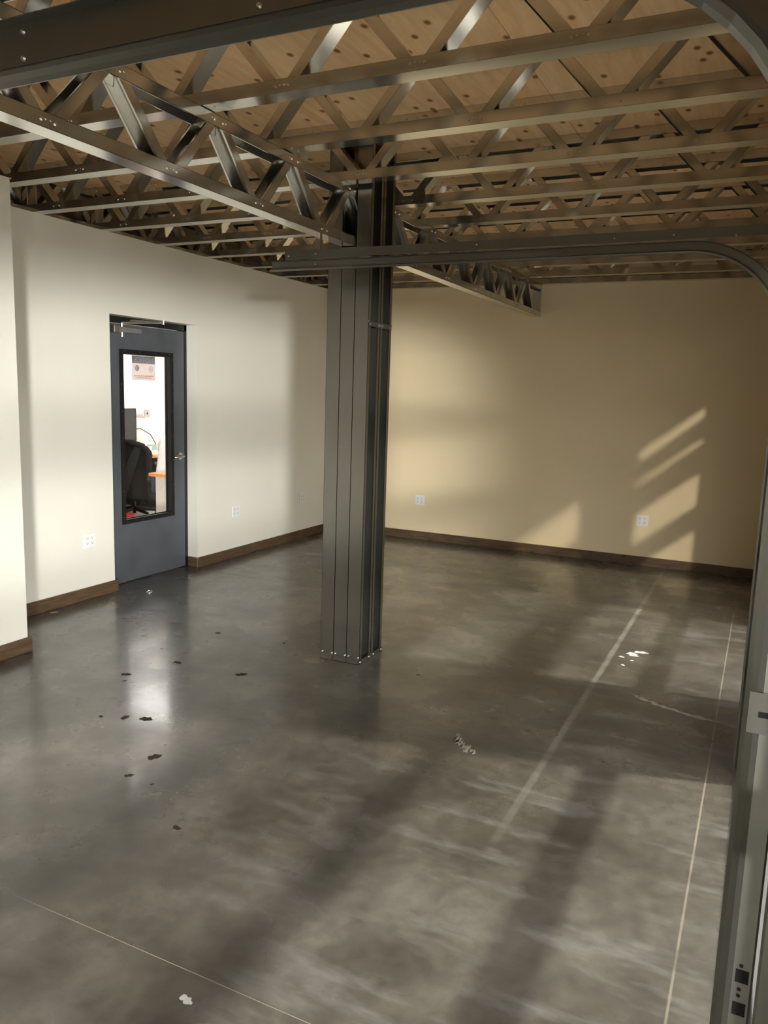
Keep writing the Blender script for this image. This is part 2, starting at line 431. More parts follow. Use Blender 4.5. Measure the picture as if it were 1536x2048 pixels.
def gtrack(label, y, s, xs):
    """s: direction in y toward the middle of the door"""
    t = thing('garage_door_track', label, 'track', (XR-.1, y, 0), 'garage door tracks')
    LO = (-(XR-.1), -y, 0)
    prof = thick([(.006, .030), (.0, .027), (-.002, .020), (.004, .010), (.014, .002), (.022, 0), (.048, 0), (.0505, .004), (.0505, .014)])
    b = Vector((0, s, 0)); path = []
    for x in (xs, 3.0, 3.6, CX): path.append((Vector((x, y, 2.30)), Vector((0,0,1)), b))
    for i in range(1, 13):
        a = math.pi/2*(1-i/12); n = Vector((math.cos(a), 0, math.sin(a)))
        path.append((Vector((CX, y, CZ))+n*RI, n, b))
    for z in (1.3, .6, .03): path.append((Vector((CX+RI, y, z)), Vector((1,0,0)), b))
    rail = make('rail', M['track'], lambda bm: sweep(bm, prof, path), t, loc=LO)
    def ang(bm):
        bx(bm, xs+.08, XR-.002, y-.0015-(.003 if s > 0 else -.003), y+.0015-(.003 if s > 0 else -.003), 2.324 if s > 0 else 2.361, 2.405)
        q = y-s*.003; bx(bm, xs+.08, XR-.002, min(q, q-s*.03), max(q, q-s*.03), 2.403, 2.405)
        if s > 0: bx(bm, xs+.08, XR-.002, min(q, q+s*.012), max(q, q+s*.012), 2.3545, 2.3565)
    make('support_angle', M['track'], ang, t, loc=LO)
    def wang(bm):
        q = y-s*.003
        bx(bm, CX+RI+.060, XR-.002, q-.0015, q+.0015, .02, 2.06); bx(bm, XR-.005, XR-.002, min(q, q-s*.05), max(q, q-s*.05), .02, 2.06)
    make('wall_angle', M['track'], wang, t, loc=LO)
    for zb in (1.213, .45, 1.80):
        def plate(bm):
            q = y-s*.0045; bx(bm, CX+RI+.004, XR-.003, q-.001, q+.001, zb-.032, zb+.032)
        br = make('jamb_bracket', M['galv_col'], plate, t, loc=LO)
        def slot(bm):
            q = y-s*.0056; bx(bm, CX+RI+.018, CX+RI+.05, q-.0004, q+.0004, zb-.006, zb+.003)
        make('slot', M['slot'], slot, br)
        make('bolt', M['bolt'], lambda bm: cyl(bm, (CX+RI+.043, y-s*.005, zb-.002), (CX+RI+.043, y-s*.012, zb-.002), .008, 12), br)
    def hang(bm):
        hx = 2.392
        for k in range(5):
            z0 = 2.335+k*.031; zz = min(z0+.031, BZ)
            bx(bm, hx, hx+.007, y-s*.006-.001, y-s*.006+.001, z0, zz); bx(bm, hx+.017, hx+.024, y-s*.006-.001, y-s*.006+.001, z0, zz)
            bx(bm, hx+.007, hx+.017, y-s*.006-.001, y-s*.006+.001, z0, z0+.014)
        bx(bm, hx+.022, hx+.024, min(y-s*.006, y-s*.03), max(y-s*.006, y-s*.03), 2.335, BZ)
    make('hanger_strap', M['galv'], hang, t, loc=LO)
    if s > 0: spots = [(3.168, 2.387), (3.167, 2.336), (3.762, 2.338)]
    else: spots = [(2.227, 2.378), (2.397, 2.383), (2.398, 2.329), (3.3, 2.385), (3.95, 2.378), (4.2, 2.38), (4.45, 2.365)]
    for px, pz in spots:
        q = y+(-.005 if s > 0 else -.0025)
        make('bolt', M['bolt'], lambda bm: cyl(bm, (px, q, pz), (px, q-.005, pz), .006, 10, .004), t, loc=LO)
    if s > 0:   # lock slots punched through the near upright
        for zc, hh in ((.779, .011), (.722, .011)):
            def pn(bm):
                q = y-.0016; bx(bm, CX+RI+.026, CX+RI+.045, q-.0004, q+.0004, zc-hh, zc+hh)
            make('punched_slot', M['slot'], pn, t, loc=LO)
        for zc in (.797, .756, .745):
            make('punched_hole', M['slot'], lambda bm: cyl(bm, (CX+RI+.033, y-.0012, zc), (CX+RI+.033, y-.0022, zc), .003, 10), t, loc=LO)
    return t
YN, YFAR = -1.42, 1.05
gtrack('large dark garage door track across the top left, its upright at right edge', YN, 1, 2.35)
gtrack('smaller steel garage door track in front of the column, curving down at right', YFAR, -1, 2.12)

# glazed garage door, closed, in the opening of the right wall
def glazed(name, label, cat, GY0, GY1, rails, GX0=4.712, GX1=4.756):
    """rails: list of (z0, z1) horizontal members from the floor up; a pane fills every gap"""
    gd = tag(obj(name, None), label, cat, kind='structure')
    for z0, z1 in rails:
        make('rail', M['alu'], lambda b: bx(b, GX0, GX1, GY0, GY1, z0, z1), gd, bev=.003)
    for (a, z0), (z1, c) in zip(rails, rails[1:]):
        for yy in (GY0, GY1-.07): make('stile', M['alu'], lambda b: bx(b, GX0, GX1, yy, yy+.07, z0, z1), gd)
        make('pane', M['glass'], lambda b: bx(b, GX0+.018, GX0+.024, GY0+.07, GY1-.07, z0, z1), gd)
DR = [(.004, .055)]+[(.5325*k-.05, .5325*k+.05) for k in (1, 2, 3)]+[(2.08, 2.135)]
glazed('door_2', 'full view glazed garage door in the right wall between the two tracks', 'garage door', -1.385, 1.015, DR)
glazed('window_1', 'tall glazed opening in the right wall beside the viewpoint', 'window', OPEN[0][0], OPEN[0][1], DR[:-1]+[(2.08, DZ)], XR+.02, XR+.064)
glazed('window_2', 'tall glazed opening in the right wall near the far tan wall', 'window', OPEN[2][0], OPEN[2][1], [(.004, .10), (.50, .60), (1.01, 1.23), (1.58, 1.84), (1.92, 2.09), (2.22, 2.318)], XR+.02, XR+.064)

# ground outside
tag(make('ground', plain('pale_asphalt', (.28, .27, .25), .9, nz=.2, scale=3), lambda b: bx(b, XR+.3, 40, -40, 40, -.2, -.02)), 'pale paved lot outside the garage door', 'ground', kind='structure')

# ------------------------------------------------------------------ office door
XD = -.115
fr = tag(obj('trim_1', None), 'black steel frame around the office door', 'door frame', kind='structure')
def frm(b):
    bx(b, -.20, XD, 2.968, 3.0, 0, 2.2); bx(b, -.20, XD, 1.965, 2.050, 0, 2.2); bx(b, -.20, XD, 1.965, 3.0, 2.148, 2.2)
    bx(b, XD-.0601, XD-.045, 2.955, 2.97, 0, 2.15)
make('jamb', M['black'], frm, fr)
door = tag(obj('door_1', None, None, (XD, 2.05, 0)), 'blue-grey steel office door with a tall window and lever handle', 'door', kind='structure')
def dpart(name, mat, fn, par=None, **k): return make(name, mat, fn, par or door, loc=(-XD, -2.05, 0) if not par else None, **k)
LY0, LY1, LZ1 = 2.053, 2.966, 2.142
WY0, WY1, WZ0, WZ1 = 2.176, 2.812, .503, 1.945
X0, X1 = XD-.047, XD-.003
def leaf(b):
    bx(b, X0, X1, LY0, WY0+.01, .008, LZ1); bx(b, X0, X1, WY1-.01, LY1, .008, LZ1)
    bx(b, X0, X1, WY0+.01, WY1-.01, .008, WZ0+.01); bx(b, X0, X1, WY0+.01, WY1-.01, WZ1-.01, LZ1)
lf = dpart('leaf', M['door_grey'], leaf)
def wf(b):
    for xa, xb in ((X1, X1+.012), (X0-.012, X0)):
        w = .038
        bx(b, xa, xb, WY0, WY0+w, WZ0, WZ1); bx(b, xa, xb, WY1-w, WY1, WZ0, WZ1)
        bx(b, xa, xb, WY0+w, WY1-w, WZ0, WZ0+w); bx(b, xa, xb, WY0+w, WY1-w, WZ1-w, WZ1)
    w = .028
    bx(b, X0, X1, WY0+.01, WY0+w, WZ0+.01, WZ1-.01); bx(b, X0, X1, WY1-w, WY1-.01, WZ0+.01, WZ1-.01)
    bx(b, X0, X1, WY0+w, WY1-w, WZ0+.01, WZ0+w); bx(b, X0, X1, WY0+w, WY1-w, WZ1-w, WZ1-.01)
wfr = dpart('window_frame', M['black'], wf)
def wsc(b):
    for i in range(4):
        y = WY0+.05+i*(WY1-WY0-.1)/3
        for z in (WZ0+.014, WZ1-.014): cyl(b, (X1+.012, y, z), (X1+.0145, y, z), .0035, 6)
    for i in range(7):
        z = WZ0+.06+i*(WZ1-WZ0-.12)/6
        for y in (WY0+.014, WY1-.014): cyl(b, (X1+.012, y, z), (X1+.0145, y, z), .0035, 6)
tag(dpart('window_screws', M['bolt'], wsc), kind='stuff')
dpart('window_pane', M['glass'], lambda b: bx(b, XD-.028, XD-.022, WY0+.02, WY1-.02, WZ0+.02, WZ1-.02))
# lever handle
hz = 1.035; hy = 2.895
def rose(b): cyl(b, (X1, hy, hz), (X1+.012, hy, hz), .033, 24); cyl(b, (X1+.012, hy, hz), (X1+.05, hy, hz), .012, 14)
hd = dpart('handle', M['chrome'], rose, smooth=False)
make('lever', M['chrome'], lambda b: tube(b, [(X1+.05, hy+.006, hz), (X1+.055, hy-.03, hz+.001), (X1+.055, hy-.08, hz-.002), (X1+.047, hy-.115, hz-.006)], [.011, .010, .009, .007]), hd, smooth=True)
dpart('latch_plate', M['chrome'], lambda b: bx(b, X0+.008, X1-.006, LY1-.001, LY1+.0015, hz-.06, hz+.06))
# closer
def clo(b): bx(b, X1, X1+.055, 2.105, 2.385, 2.075, 2.118)
cl = dpart('closer', plain('closer_grey', (.33, .33, .33), .35, .6), clo, bev=.008)
def cend(b): bx(b, X1, X1+.062, 2.070, 2.135, 2.066, 2.127)
make('closer_cap', M['chrome'], cend, cl, bev=.008)
def carm(b):
    cyl(b, (X1+.03, 2.185, 2.04), (X1+.03, 2.185, 2.15), .010, 12)
    tube(b, [(X1+.03, 2.185, 2.150), (X1+.09, 2.36, 2.165), (X1+.15, 2.535, 2.176)], [.009, .008, .007])
    tube(b, [(X1+.15, 2.535, 2.176), (X1+.06, 2.40, 2.182), (X1-.01, 2.30, 2.180)], [.007, .007, .008])
    cyl(b, (X1+.15, 2.535, 2.165), (X1+.15, 2.535, 2.195), .011, 12)
    bx(b, X1-.03, X1+.0, 2.25, 2.34, 2.165, 2.196)
make('closer_arm', M['chrome'], carm, cl)
dpart('hinge', M['chrome'], lambda b: [cyl(b, (X1+.004, 2.0515, z), (X1+.004, 2.0515, z+.1), .006, 8) for z in (.2, 1.05, 1.9)])

# notice sign stuck to the office side of the glass: read from behind it is mirrored
SX = XD-.0300
sg = thing('notice_sign', 'white and blue printed notice sign on the office door glass, seen mirrored from behind', 'sign', (SX, 2.487, 1.70))
def sgm(col, e=0):
    m, nt, b = nodes('sign_print'); b.inputs['Roughness'].default_value = .6; b.inputs['Base Color'].default_value = (*col, 1)
    b.inputs['Transmission Weight'].default_value = 0
    d = N(nt, 'ShaderNodeBsdfTranslucent'); d.inputs[0].default_value = (*col, 1)
    f = noise(nt, coords(nt), 30, 2)
    cr = ramp(nt, f, [(.2, tuple(x*.95 for x in col)), (.8, col)]); nt.links.new(cr.outputs[0], b.inputs['Base Color']); nt.links.new(cr.outputs[0], d.inputs[0])
    x = N(nt, 'ShaderNodeMixShader'); x.inputs[0].default_value = .75
    nt.links.new(b.outputs[0], x.inputs[1]); nt.links.new(d.outputs[0], x.inputs[2])
    tr = N(nt, 'ShaderNodeBsdfTransparent'); tr.inputs[0].default_value = (*[.5+.5*q for q in col], 1)
    y = N(nt, 'ShaderNodeMixShader'); y.inputs[0].default_value = .42
    nt.links.new(x.outputs[0], y.inputs[1]); nt.links.new(tr.outputs[0], y.inputs[2]); nt.links.new(y.outputs[0], nt.nodes['Material Output'].inputs[0]); return m
SW, SB, SO, SK = sgm((.86, .78, .76)), sgm((.40, .44, .54)), sgm((.80, .50, .42)), sgm((.36, .40, .52))
LS = (-SX, -2.487, -1.70)
make('sheet', SW, lambda b: bx(b, SX-.0012, SX-.0002, 2.347, 2.627, 1.70, 1.905), sg, loc=LS)
make('header_band', SB, lambda b: bx(b, SX, SX+.0006, 2.352, 2.622, 1.840, 1.900), sg, loc=LS)
def ring(b, y, z, r0, r1, n=20):
    V = [[b.verts.new((SX+.0007, y+r*math.cos(2*math.pi*i/n), z+r*math.sin(2*math.pi*i/n))) for i in range(n)] for r in (r0, r1)]
    for i in range(n): b.faces.new((V[0][i], V[0][(i+1)%n], V[1][(i+1)%n], V[1][i]))
make('icon', SK, lambda b: [ring(b, 2.407, 1.800, .001, .026), ], sg, loc=LS)
make('icon_mark', SW, lambda b: bx(b, SX+.0008, SX+.0011, 2.398, 2.414, 1.786, 1.812), sg, loc=LS)
make('icon', SK, lambda b: [ring(b, 2.570, 1.795, .020, .025), ring(b, 2.570, 1.795, .003, .009)], sg, loc=LS)
def text(name, body, size, y, z, mat, par, x, mirror=True):
    cu = bpy.data.curves.new(name, 'FONT'); cu.body = body; cu.size = size; cu.align_x = 'CENTER'; cu.extrude = .0002
    t = bpy.data.objects.new(name, cu); C.objects.link(t)
    dg = bpy.context.evaluated_depsgraph_get(); me = bpy.data.meshes.new_from_object(t.evaluated_get(dg))
    bpy.data.objects.remove(t)
    # viewer looks toward -x: his right is +y.  mirrored print runs right to left
    k = -1 if mirror else 1
    for v in me.vertices:
        a, b_, c = v.co; v.co = (x+c, y+k*a, z+b_)
    me.materials.clear(); me.materials.append(mat)
    o = obj(name, me, par, LS); return o
text('heading_text', 'NOTICE', .062, 2.487, 1.848, SW, sg, SX+.0010)
def caption(b):
    # too faint to read in the photograph: rows of short print marks
    rnd = random.Random(2)
    for z, y0, y1 in ((1.733, 2.372, 2.605), (1.716, 2.40, 2.58)):
        y = y0
        while y < y1:
            w = rnd.uniform(.012, .034); bx(b, SX+.0002, SX+.0006, y, min(y+w, y1), z, z+.008); y += w+.008
make('caption_marks', SO, caption, sg, loc=LS)

# ------------------------------------------------------------------ power outlets
def outlet(label, P, axis):
    o = thing('power_outlet', label, 'outlet', P, 'white double power outlets')
    if axis == 'y': o.rotation_euler = (0, 0, math.pi/2)       # local -y faces the room
    make('cover_plate', M['white_plastic'], lambda b: bx(b, -.058, .058, -.006, 0, -.057, .057), o, bev=.002)
    for sx in (-.023, .023):
        for sz in (-.020, .020):
            rc = make('receptacle', M['white_plastic'], lambda b: bx(b, sx-.0155, sx+.0155, -.0078, -.0055, sz-.014, sz+.014), o, bev=.0012)
            def sl(b):
                bx(b, sx-.0085, sx-.0055, -.0083, -.0079, sz-.001, sz+.009); bx(b, sx+.005, sx+.0075, -.0083, -.0079, sz, sz+.008)
                cyl(b, (sx, -.0079, sz-.007), (sx, -.0083, sz-.007), .0032, 8)
            make('slots', M['slot'], sl, rc)
    return o
outlet('white double outlet on the cream wall left of the office door', (0, 1.706, .456), 'y')
outlet('white double outlet on the cream wall just right of the office door', (0, 3.582, .454), 'y')
outlet('white double outlet on the cream wall close to the steel column', (0, 4.817, .454), 'y')
outlet('white double outlet on the tan wall right beside the column', (1.147, YB, .453), 'x')
outlet('white double outlet on the tan wall among the sun streaks', (3.602, YB, .458), 'x')

# ------------------------------------------------------------------ things on the floor
ds = thing('door_stop', 'small satin metal dome door stop on the floor before the office door', 'door stop', (.277, 2.053, 0))
def dome(b):
    n = 20; pr = [(.027, 0), (.027, .006), (.025, .013), (.019, .020), (.010, .024), (.001, .025)]
    rings = [[b.verts.new((r*math.cos(2*math.pi*i/n), r*math.sin(2*math.pi*i/n), z)) for i in range(n)] for r, z in pr]
    for p, q in zip(rings, rings[1:]):
        for i in range(n): b.faces.new((p[i], p[(i+1)%n], q[(i+1)%n], q[i]))
    b.faces.new(rings[0][::-1]); b.faces.new(rings[-1])
make('dome', M['chrome'], dome, ds, smooth=True)
make('bumper', plain('grey_rubber', (.12, .12, .12), .7), lambda b: tube(b, [(.0262*math.cos(a), .0262*math.sin(a), .010) for a in [R(200+10*i) for i in range(15)]], .003, 6), ds, smooth=True)
def blob(b, x, y, r, el, seed, z=.0008):
    rnd = random.Random(seed); n = 18; V = []; c = b.verts.new((x, y, z)); ph = rnd.random()*6; a0 = rnd.random()*3
    for i in range(n):
        a = 2*math.pi*i/n; rr = r*(1+.28*math.sin(2*a+ph)+.18*math.sin(5*a+2*ph)+.12*rnd.uniform(-1, 1))
        V.append(b.verts.new((x+rr*math.cos(a+a0)*el, y+rr*math.sin(a+a0), z)))
    for i in range(n): b.faces.new((c, V[i], V[(i+1)%n]))
for i, (x, y, r) in enumerate([(1.433, .601, .026), (1.551, .908, .026), (2.001, .938, .030), (1.862, .150, .024), (1.965, .189, .030), (2.287, -.105, .030),
        (2.311, -.290, .018), (1.396, 1.501, .018), (2.762, -.508, .016), (1.30, 1.05, .010), (2.906, 1.467, .012), (1.50, .52, .012), (2.45, -.30, .008), (1.9, 1.55, .012), (1.75, .10, .013)]):
    make('dark_spot', M['stain'], lambda b: blob(b, x, y, r*.85, 1.1, i), floor)
for i, (x, y, r) in enumerate([(3.985, 2.548, .035), (4.03, 2.62, .03), (3.963, 2.30, .012), (3.353, -1.16, .015), (.091, 1.272, .022), (.15, 1.80, .008), (.06, 1.9, .006), (4.0, 2.42, .010), (3.93, 2.46, .014)]):
    make('white_spot', M['splash'], lambda b: blob(b, x, y, r, 1.2, 40+i), floor)

DUST = plain('pale_dust', (.22, .195, .165), .9, spec=.2, nz=.2)
def crack(b, pts, w):
    rnd = random.Random(5); A = []; B = []
    n = 40
    for i in range(n+1):
        t = i/n*(len(pts)-1); k = min(int(t), len(pts)-2); f = t-k
        x = pts[k][0]*(1-f)+pts[k+1][0]*f; y = pts[k][1]*(1-f)+pts[k+1][1]*f
        ww = w*rnd.uniform(.25, 1.3)*(1 if 0 < i < n else .05)
        A.append(b.verts.new((x+rnd.uniform(-.01, .01), y-ww, .0007))); B.append(b.verts.new((x, y+ww, .0007)))
    for i in range(n): b.faces.new((A[i], A[i+1], B[i+1], B[i]))
make('crack_patch', DUST, lambda b: crack(b, [(4.10, 1.80), (4.25, 1.72), (4.42, 1.66), (4.66, 1.62)], .022), floor)
make('crack_patch', DUST, lambda b: crack(b, [(3.40, .80), (3.47, .70), (3.55, .66)], .035), floor)

# ------------------------------------------------------------------ the office behind the door
OX, OY0, OY1, OH = -3.35, 0.9, 6.4, 2.74
struct('office_floor', plain('office_floor_tile', (.62, .60, .57), .5, nz=.06, scale=3), lambda b: bx(b, OX-.1, -.3, OY0-.1, OY1+.1, -.1, 0), 'pale floor of the bright office beyond the door window', 'floor')
struct('wall_office_far', M['white_paint'], lambda b: bx(b, OX-.1, OX, OY0-.1, OY1+.1, 0, OH), 'bright white far wall of the office seen through the door window', 'wall')
struct('wall_office_end', M['white_paint'], lambda b: bx(b, OX, -.2, OY1, OY1+.1, 0, OH), 'white end wall of the office', 'wall')
struct('wall_office_near', M['white_paint'], lambda b: bx(b, OX, -.2, OY0-.1, OY0, 0, OH), 'white near end wall of the office', 'wall')
struct('ceiling_office', M['white_paint'], lambda b: bx(b, OX-.1, -.2, OY0-.1, OY1+.1, OH, OH+.06), 'white office ceiling', 'ceiling')
for lx, ly, lw in ((-1.3, 3.3, 'just inside the door'), (-2.4, 5.3, 'above the desk and chair')):
    lt = thing('ceiling_light', 'glowing flat ceiling light panel in the office '+lw, 'light', (lx, ly, OH-.03), 'office ceiling lights')
    make('light_frame', M['white_plastic'], lambda b: [bx(b, -.62, .62, y, y+.03, 0, .03) for y in (-.31, .28)] + [bx(b, x, x+.03, -.28, .28, 0, .03) for x in (-.62, .59)], lt)
    make('diffuser', M['lightpanel'], lambda b: bx(b, -.59, .59, -.28, .28, .005, .015), lt)

# desk with monitor against the far wall
OAK = plain('orange_oak', (.60, .27, .10), .45, nz=.2, scale=6)
dk = thing('office_desk', 'orange wood desk under the monitor in the office', 'desk', (-2.93, 5.0, 0))
make('desktop', OAK, lambda b: bx(b, -.40, .38, -.75, .55, .715, .75), dk, bev=.004)
for yy in (-.73, .50): make('side_panel', plain('dark_laminate', (.05, .05, .05), .5), lambda b: bx(b, -.38, .34, yy, yy+.03, 0, .715), dk)
make('modesty_panel', plain('dark_laminate', (.06, .055, .05), .5), lambda b: bx(b, -.36, -.34, -.70, .50, .2, .715), dk)
mo = thing('computer_monitor', 'dark flat computer monitor standing on the office desk', 'monitor', (-2.86, 4.98, .75))
make('screen_case', plain('monitor_black', (.018, .018, .020), .35), lambda b: bx(b, -.03, .0, -.28, .285, .17, .60), mo, bev=.006)
make('screen', plain('dark_screen', (.05, .052, .056), .12), lambda b: bx(b, .0005, .0025, -.262, .267, .195, .582), mo)
make('stand', plain('monitor_black', (.02, .02, .022), .35), lambda b: [bx(b, -.06, -.03, -.03, .03, .005, .40), bx(b, -.14, .08, -.12, .12, 0, .012)], mo)
tag(make('sticky_note', plain('orange_note', (.95, .52, .08), .7), lambda b: bx(b, -2.8575, -2.856, 4.99, 5.08, .905, .942)), 'orange sticky note on the lower edge of the office monitor', 'note')
tb = thing('tablet', 'white rimmed tablet leaning in front of the office monitor', 'tablet', (-2.66, 4.66, .75))
make('tablet_case', M['white_plastic'], lambda b: hexa(b, Vector((0, -.1, 0)), Vector((.008, 0, 0)), Vector((0, .24, 0)), Vector((-.05, .02, .17))), tb)
make('tablet_screen', plain('dark_screen', (.03, .03, .035), .1), lambda b: hexa(b, Vector((.0085, -.09, .012)), Vector((.001, 0, 0)), Vector((0, .22, 0)), Vector((-.044, .018, .148))), tb)
ph = thing('desk_phone', 'dark desk phone with a green display on the office desk', 'phone', (-2.64, 4.98, .75))
make('phone_body', plain('phone_black', (.02, .02, .03), .4), lambda b: hexa(b, Vector((-.10, -.1, 0)), Vector((.18, 0, 0)), Vector((0, .2, 0)), Vector((-.03, 0, .09))), ph, bev=.01)
make('display', plain('green_display', (.35, .55, .10), .3), lambda b: bx(b, .045, .055, -.03, .05, .05, .085), ph)
tag(make('paper_stack', M['white_plastic'], lambda b: [bx(b, -2.70, -2.60, 5.16, 5.44, .75+.012*i, .761+.012*i) for i in range(5)]), 'stack of white papers and boxes on the office desk', 'paper')
bt = thing('supply_box', 'small green and white box on the papers on the office desk', 'box', (-2.66, 5.33, .811))
make('carton', plain('pale_green_card', (.35, .48, .42), .6), lambda b: bx(b, -.04, .04, -.05, .05, 0, .07), bt, bev=.003)
make('carton_flap', M['white_plastic'], lambda b: bx(b, -.042, .042, -.085, -.052, 0, .055), bt)
rl = thing('paper_towel_roll', 'white paper towel roll on a wall bracket beside the monitor', 'paper roll', (-3.22, 5.72, 1.27))
def roll(b):
    n = 28; V = []
    for x in (-.11, .11):
        V.append([[b.verts.new((x, r*math.cos(2*math.pi*i/n), r*math.sin(2*math.pi*i/n))) for i in range(n)] for r in (.020, .068)])
    for i in range(n):
        j = (i+1) % n
        b.faces.new((V[0][1][i], V[0][1][j], V[1][1][j], V[1][1][i])); b.faces.new((V[0][0][i], V[1][0][i], V[1][0][j], V[0][0][j]))
        for s in (0, 1): b.faces.new((V[s][0][i], V[s][0][j], V[s][1][j], V[s][1][i]))
make('paper', plain('tissue_white', (.82, .80, .79), .8), roll, rl)
make('bracket', plain('bracket_grey', (.45, .44, .44), .5), lambda b: [bx(b, -.128, -.12, -.03, .03, -.16, .04), bx(b, -.128, .13, -.012, .012, -.012, .012), bx(b, .12, .13, -.05, .05, -.05, .05)], rl)
tag(make('cable', plain('black_cable', (.02, .02, .02), .5), lambda b: tube(b, [(-3.2, 5.50, 1.05), (-3.1, 5.60, 1.06), (-3.0, 5.68, .98), (-2.95, 5.72, .86), (-2.95, 5.70, .76)], .006)), 'thin black cable looping down beside the office monitor', 'cable')

# office chair with a dark jacket over its back
ch = thing('office_chair', 'black mesh office chair with arms in the office, turned away', 'chair', (-2.47, 4.78, 0), rot=(0, 0, R(43)))
# local +y = facing direction
BK = plain('chair_black', (.012, .012, .013), .6, spec=.2)
MS = plain('chair_mesh', (.035, .035, .037), .9, spec=.1)
make('seat', BK, lambda b: bx(b, -.25, .25, -.22, .27, .42, .50), ch, bev=.03)
def backr(b):
    g = []
    for j in range(9):
        z = .56+.40*j/8; w = .235*math.sqrt(max(.12, 1-max(0, (z-.78)/.19)**2.2)) if z > .78 else .225+.01*(j % 2)
        g.append([Vector((w*(i/4-1), -.24-.05*(z-.56)-.04*(1-(i/4-1)**2), z)) for i in range(9)])
    sheet(b, g)
    bmesh.ops.solidify(b, geom=b.faces[:], thickness=.025)
make('backrest', MS, backr, ch, smooth=True)
for s in (-1, 1):
    ar = make('armrest', BK, lambda b: bx(b, s*.29-.035, s*.29+.035, -.14, .16, .66, .69), ch, bev=.012)
    make('arm_post', BK, lambda b: tube(b, [(s*.22, .02, .44), (s*.285, .02, .47), (s*.29, .02, .67)], .018), ar, smooth=True)
make('back_bar', BK, lambda b: tube(b, [(0, -.10, .41), (0, -.27, .46), (0, -.30, .72)], .025), ch, smooth=True)
make('gas_lift', BK, lambda b: cyl(b, (0, 0, .11), (0, 0, .42), .028, 14), ch)
for i in range(5):
    a = 2*math.pi*i/5+.3
    lg = make('base_leg', BK, lambda b: tube(b, [(0, 0, .115), (.29*math.cos(a), .29*math.sin(a), .075)], [.03, .018]), ch)
    make('caster', BK, lambda b: cyl(b, (.30*math.cos(a)-.02*math.sin(a), .30*math.sin(a)+.02*math.cos(a), .03), (.30*math.cos(a)+.02*math.sin(a), .30*math.sin(a)-.02*math.cos(a), .03), .03, 14), lg)
jk = thing('jacket', 'dark grey jacket draped over the back of the office chair', 'jacket', (-2.47, 4.78, 0), rot=(0, 0, R(43)))
JM = plain('dark_grey_cloth', (.015, .016, .018), .9, spec=.1, nz=.2, scale=12)
def jbody(b):
    rnd = random.Random(3); g = []
    prof = [(.985, -.20), (.99, -.27), (.96, -.325), (.85, -.335), (.70, -.335), (.55, -.34), (.40, -.345), (.26, -.35)]
    for k, (z, y) in enumerate(prof):
        row = []
        for i in range(13):
            t = i/12*2-1; w = .20+.03*k/7
            fold = .014*math.sin(t*9+k*.35)*(k/7+.25)
            x = -.06+t*w
            row.append(Vector((x, y+fold+.05*abs(t)**3, z-.05*t*t*(1 if k < 3 else .2)-(.05*(i % 3 == 0) if k == 7 else 0))))
        g.append(row)
    sheet(b, g); bmesh.ops.solidify(b, geom=b.faces[:], thickness=.014)
make('jacket_body', JM, jbody, jk, smooth=True)
def sleeve(pts, rr):
    return make('sleeve', JM, lambda b: tube(b, pts, rr, 12), jk, smooth=True)
sleeve([(-.22, -.30, .93), (-.27, -.34, .80), (-.30, -.36, .60), (-.31, -.36, .40), (-.29, -.36, .22), (-.28, -.36, .12)], [.045, .060, .058, .052, .048, .045])
sleeve([(.06, -.34, .90), (.0, -.38, .75), (-.06, -.39, .55), (-.12, -.39, .35), (-.16, -.385, .16), (-.16, -.385, .07)], [.04, .055, .052, .048, .042, .036])
make('collar', JM, lambda b: tube(b, [(-.14, -.30, .985), (-.02, -.35, .975), (.10, -.35, .93), (.15, -.345, .87)], [.02, .032, .030, .016], 8), jk, smooth=True)
rb = thing('waste_bin', 'red waste bin on the office floor below the jacket', 'bin', (-2.12, 4.26, 0))
def binm(b):
    n = 20; pr = [(.10, 0), (.112, .12), (.12, .13), (.105, .13), (.092, .01)]
    rg = [[b.verts.new((r*math.cos(2*math.pi*i/n), r*math.sin(2*math.pi*i/n), z)) for i in range(n)] for r, z in pr]
    for p, q in zip(rg, rg[1:]):
        for i in range(n): b.faces.new((p[i], p[(i+1)%n], q[(i+1)%n], q[i]))
    b.faces.new(rg[0][::-1]); b.faces.new(rg[-1])
make('bin_body', plain('red_plastic', (.60, .03, .04), .4), binm, rb)
# beige table whose end panel stands close behind the door
dt = thing('side_desk', 'beige office table end with an orange wood top behind the door window', 'desk', (-1.0, 4.25, 0))
make('desktop', OAK, lambda b: bx(b, -.33, .12, -.44, .42, .685, .72), dt, bev=.004)
make('end_panel', plain('beige_laminate', (.70, .63, .57), .55), lambda b: bx(b, -.30, .10, -.36, -.33, 0, .685), dt)
make('end_panel', plain('beige_laminate', (.70, .63, .57), .55), lambda b: bx(b, -.30, .10, .36, .39, 0, .685), dt)
make('front_panel', plain('beige_laminate', (.72, .66, .60), .55), lambda b: bx(b, .08, .10, -.33, .36, .02, .685), dt)

# seated person in a white T-shirt, mostly hidden by the door
def skin_mesh(name, V, E, rad, mat, root=0, sub=2):
    me = bpy.data.meshes.new(name); me.from_pydata([Vector(v) for v in V], E, []); o = obj(name, me)
    m = o.modifiers.new('s', 'SKIN'); m.use_smooth_shade = True
    for i, r in enumerate(rad):
        d = me.skin_vertices[0].data[i]; d.radius = (r, r) if not isinstance(r, tuple) else r; d.use_root = (i == root)
    q = o.modifiers.new('u', 'SUBSURF'); q.levels = sub; q.render_levels = sub
    dg = bpy.context.evaluated_depsgraph_get(); n = bpy.data.meshes.new_from_object(o.evaluated_get(dg))
    bpy.data.objects.remove(o); n.materials.clear(); n.materials.append(mat)
    for f in n.polygons: f.use_smooth = True
    return n
pe = thing('person', 'person in a white T-shirt seated in the office beyond the door window', 'person', (-1.69, 4.53, 0), rot=(0, 0, R(-12)))
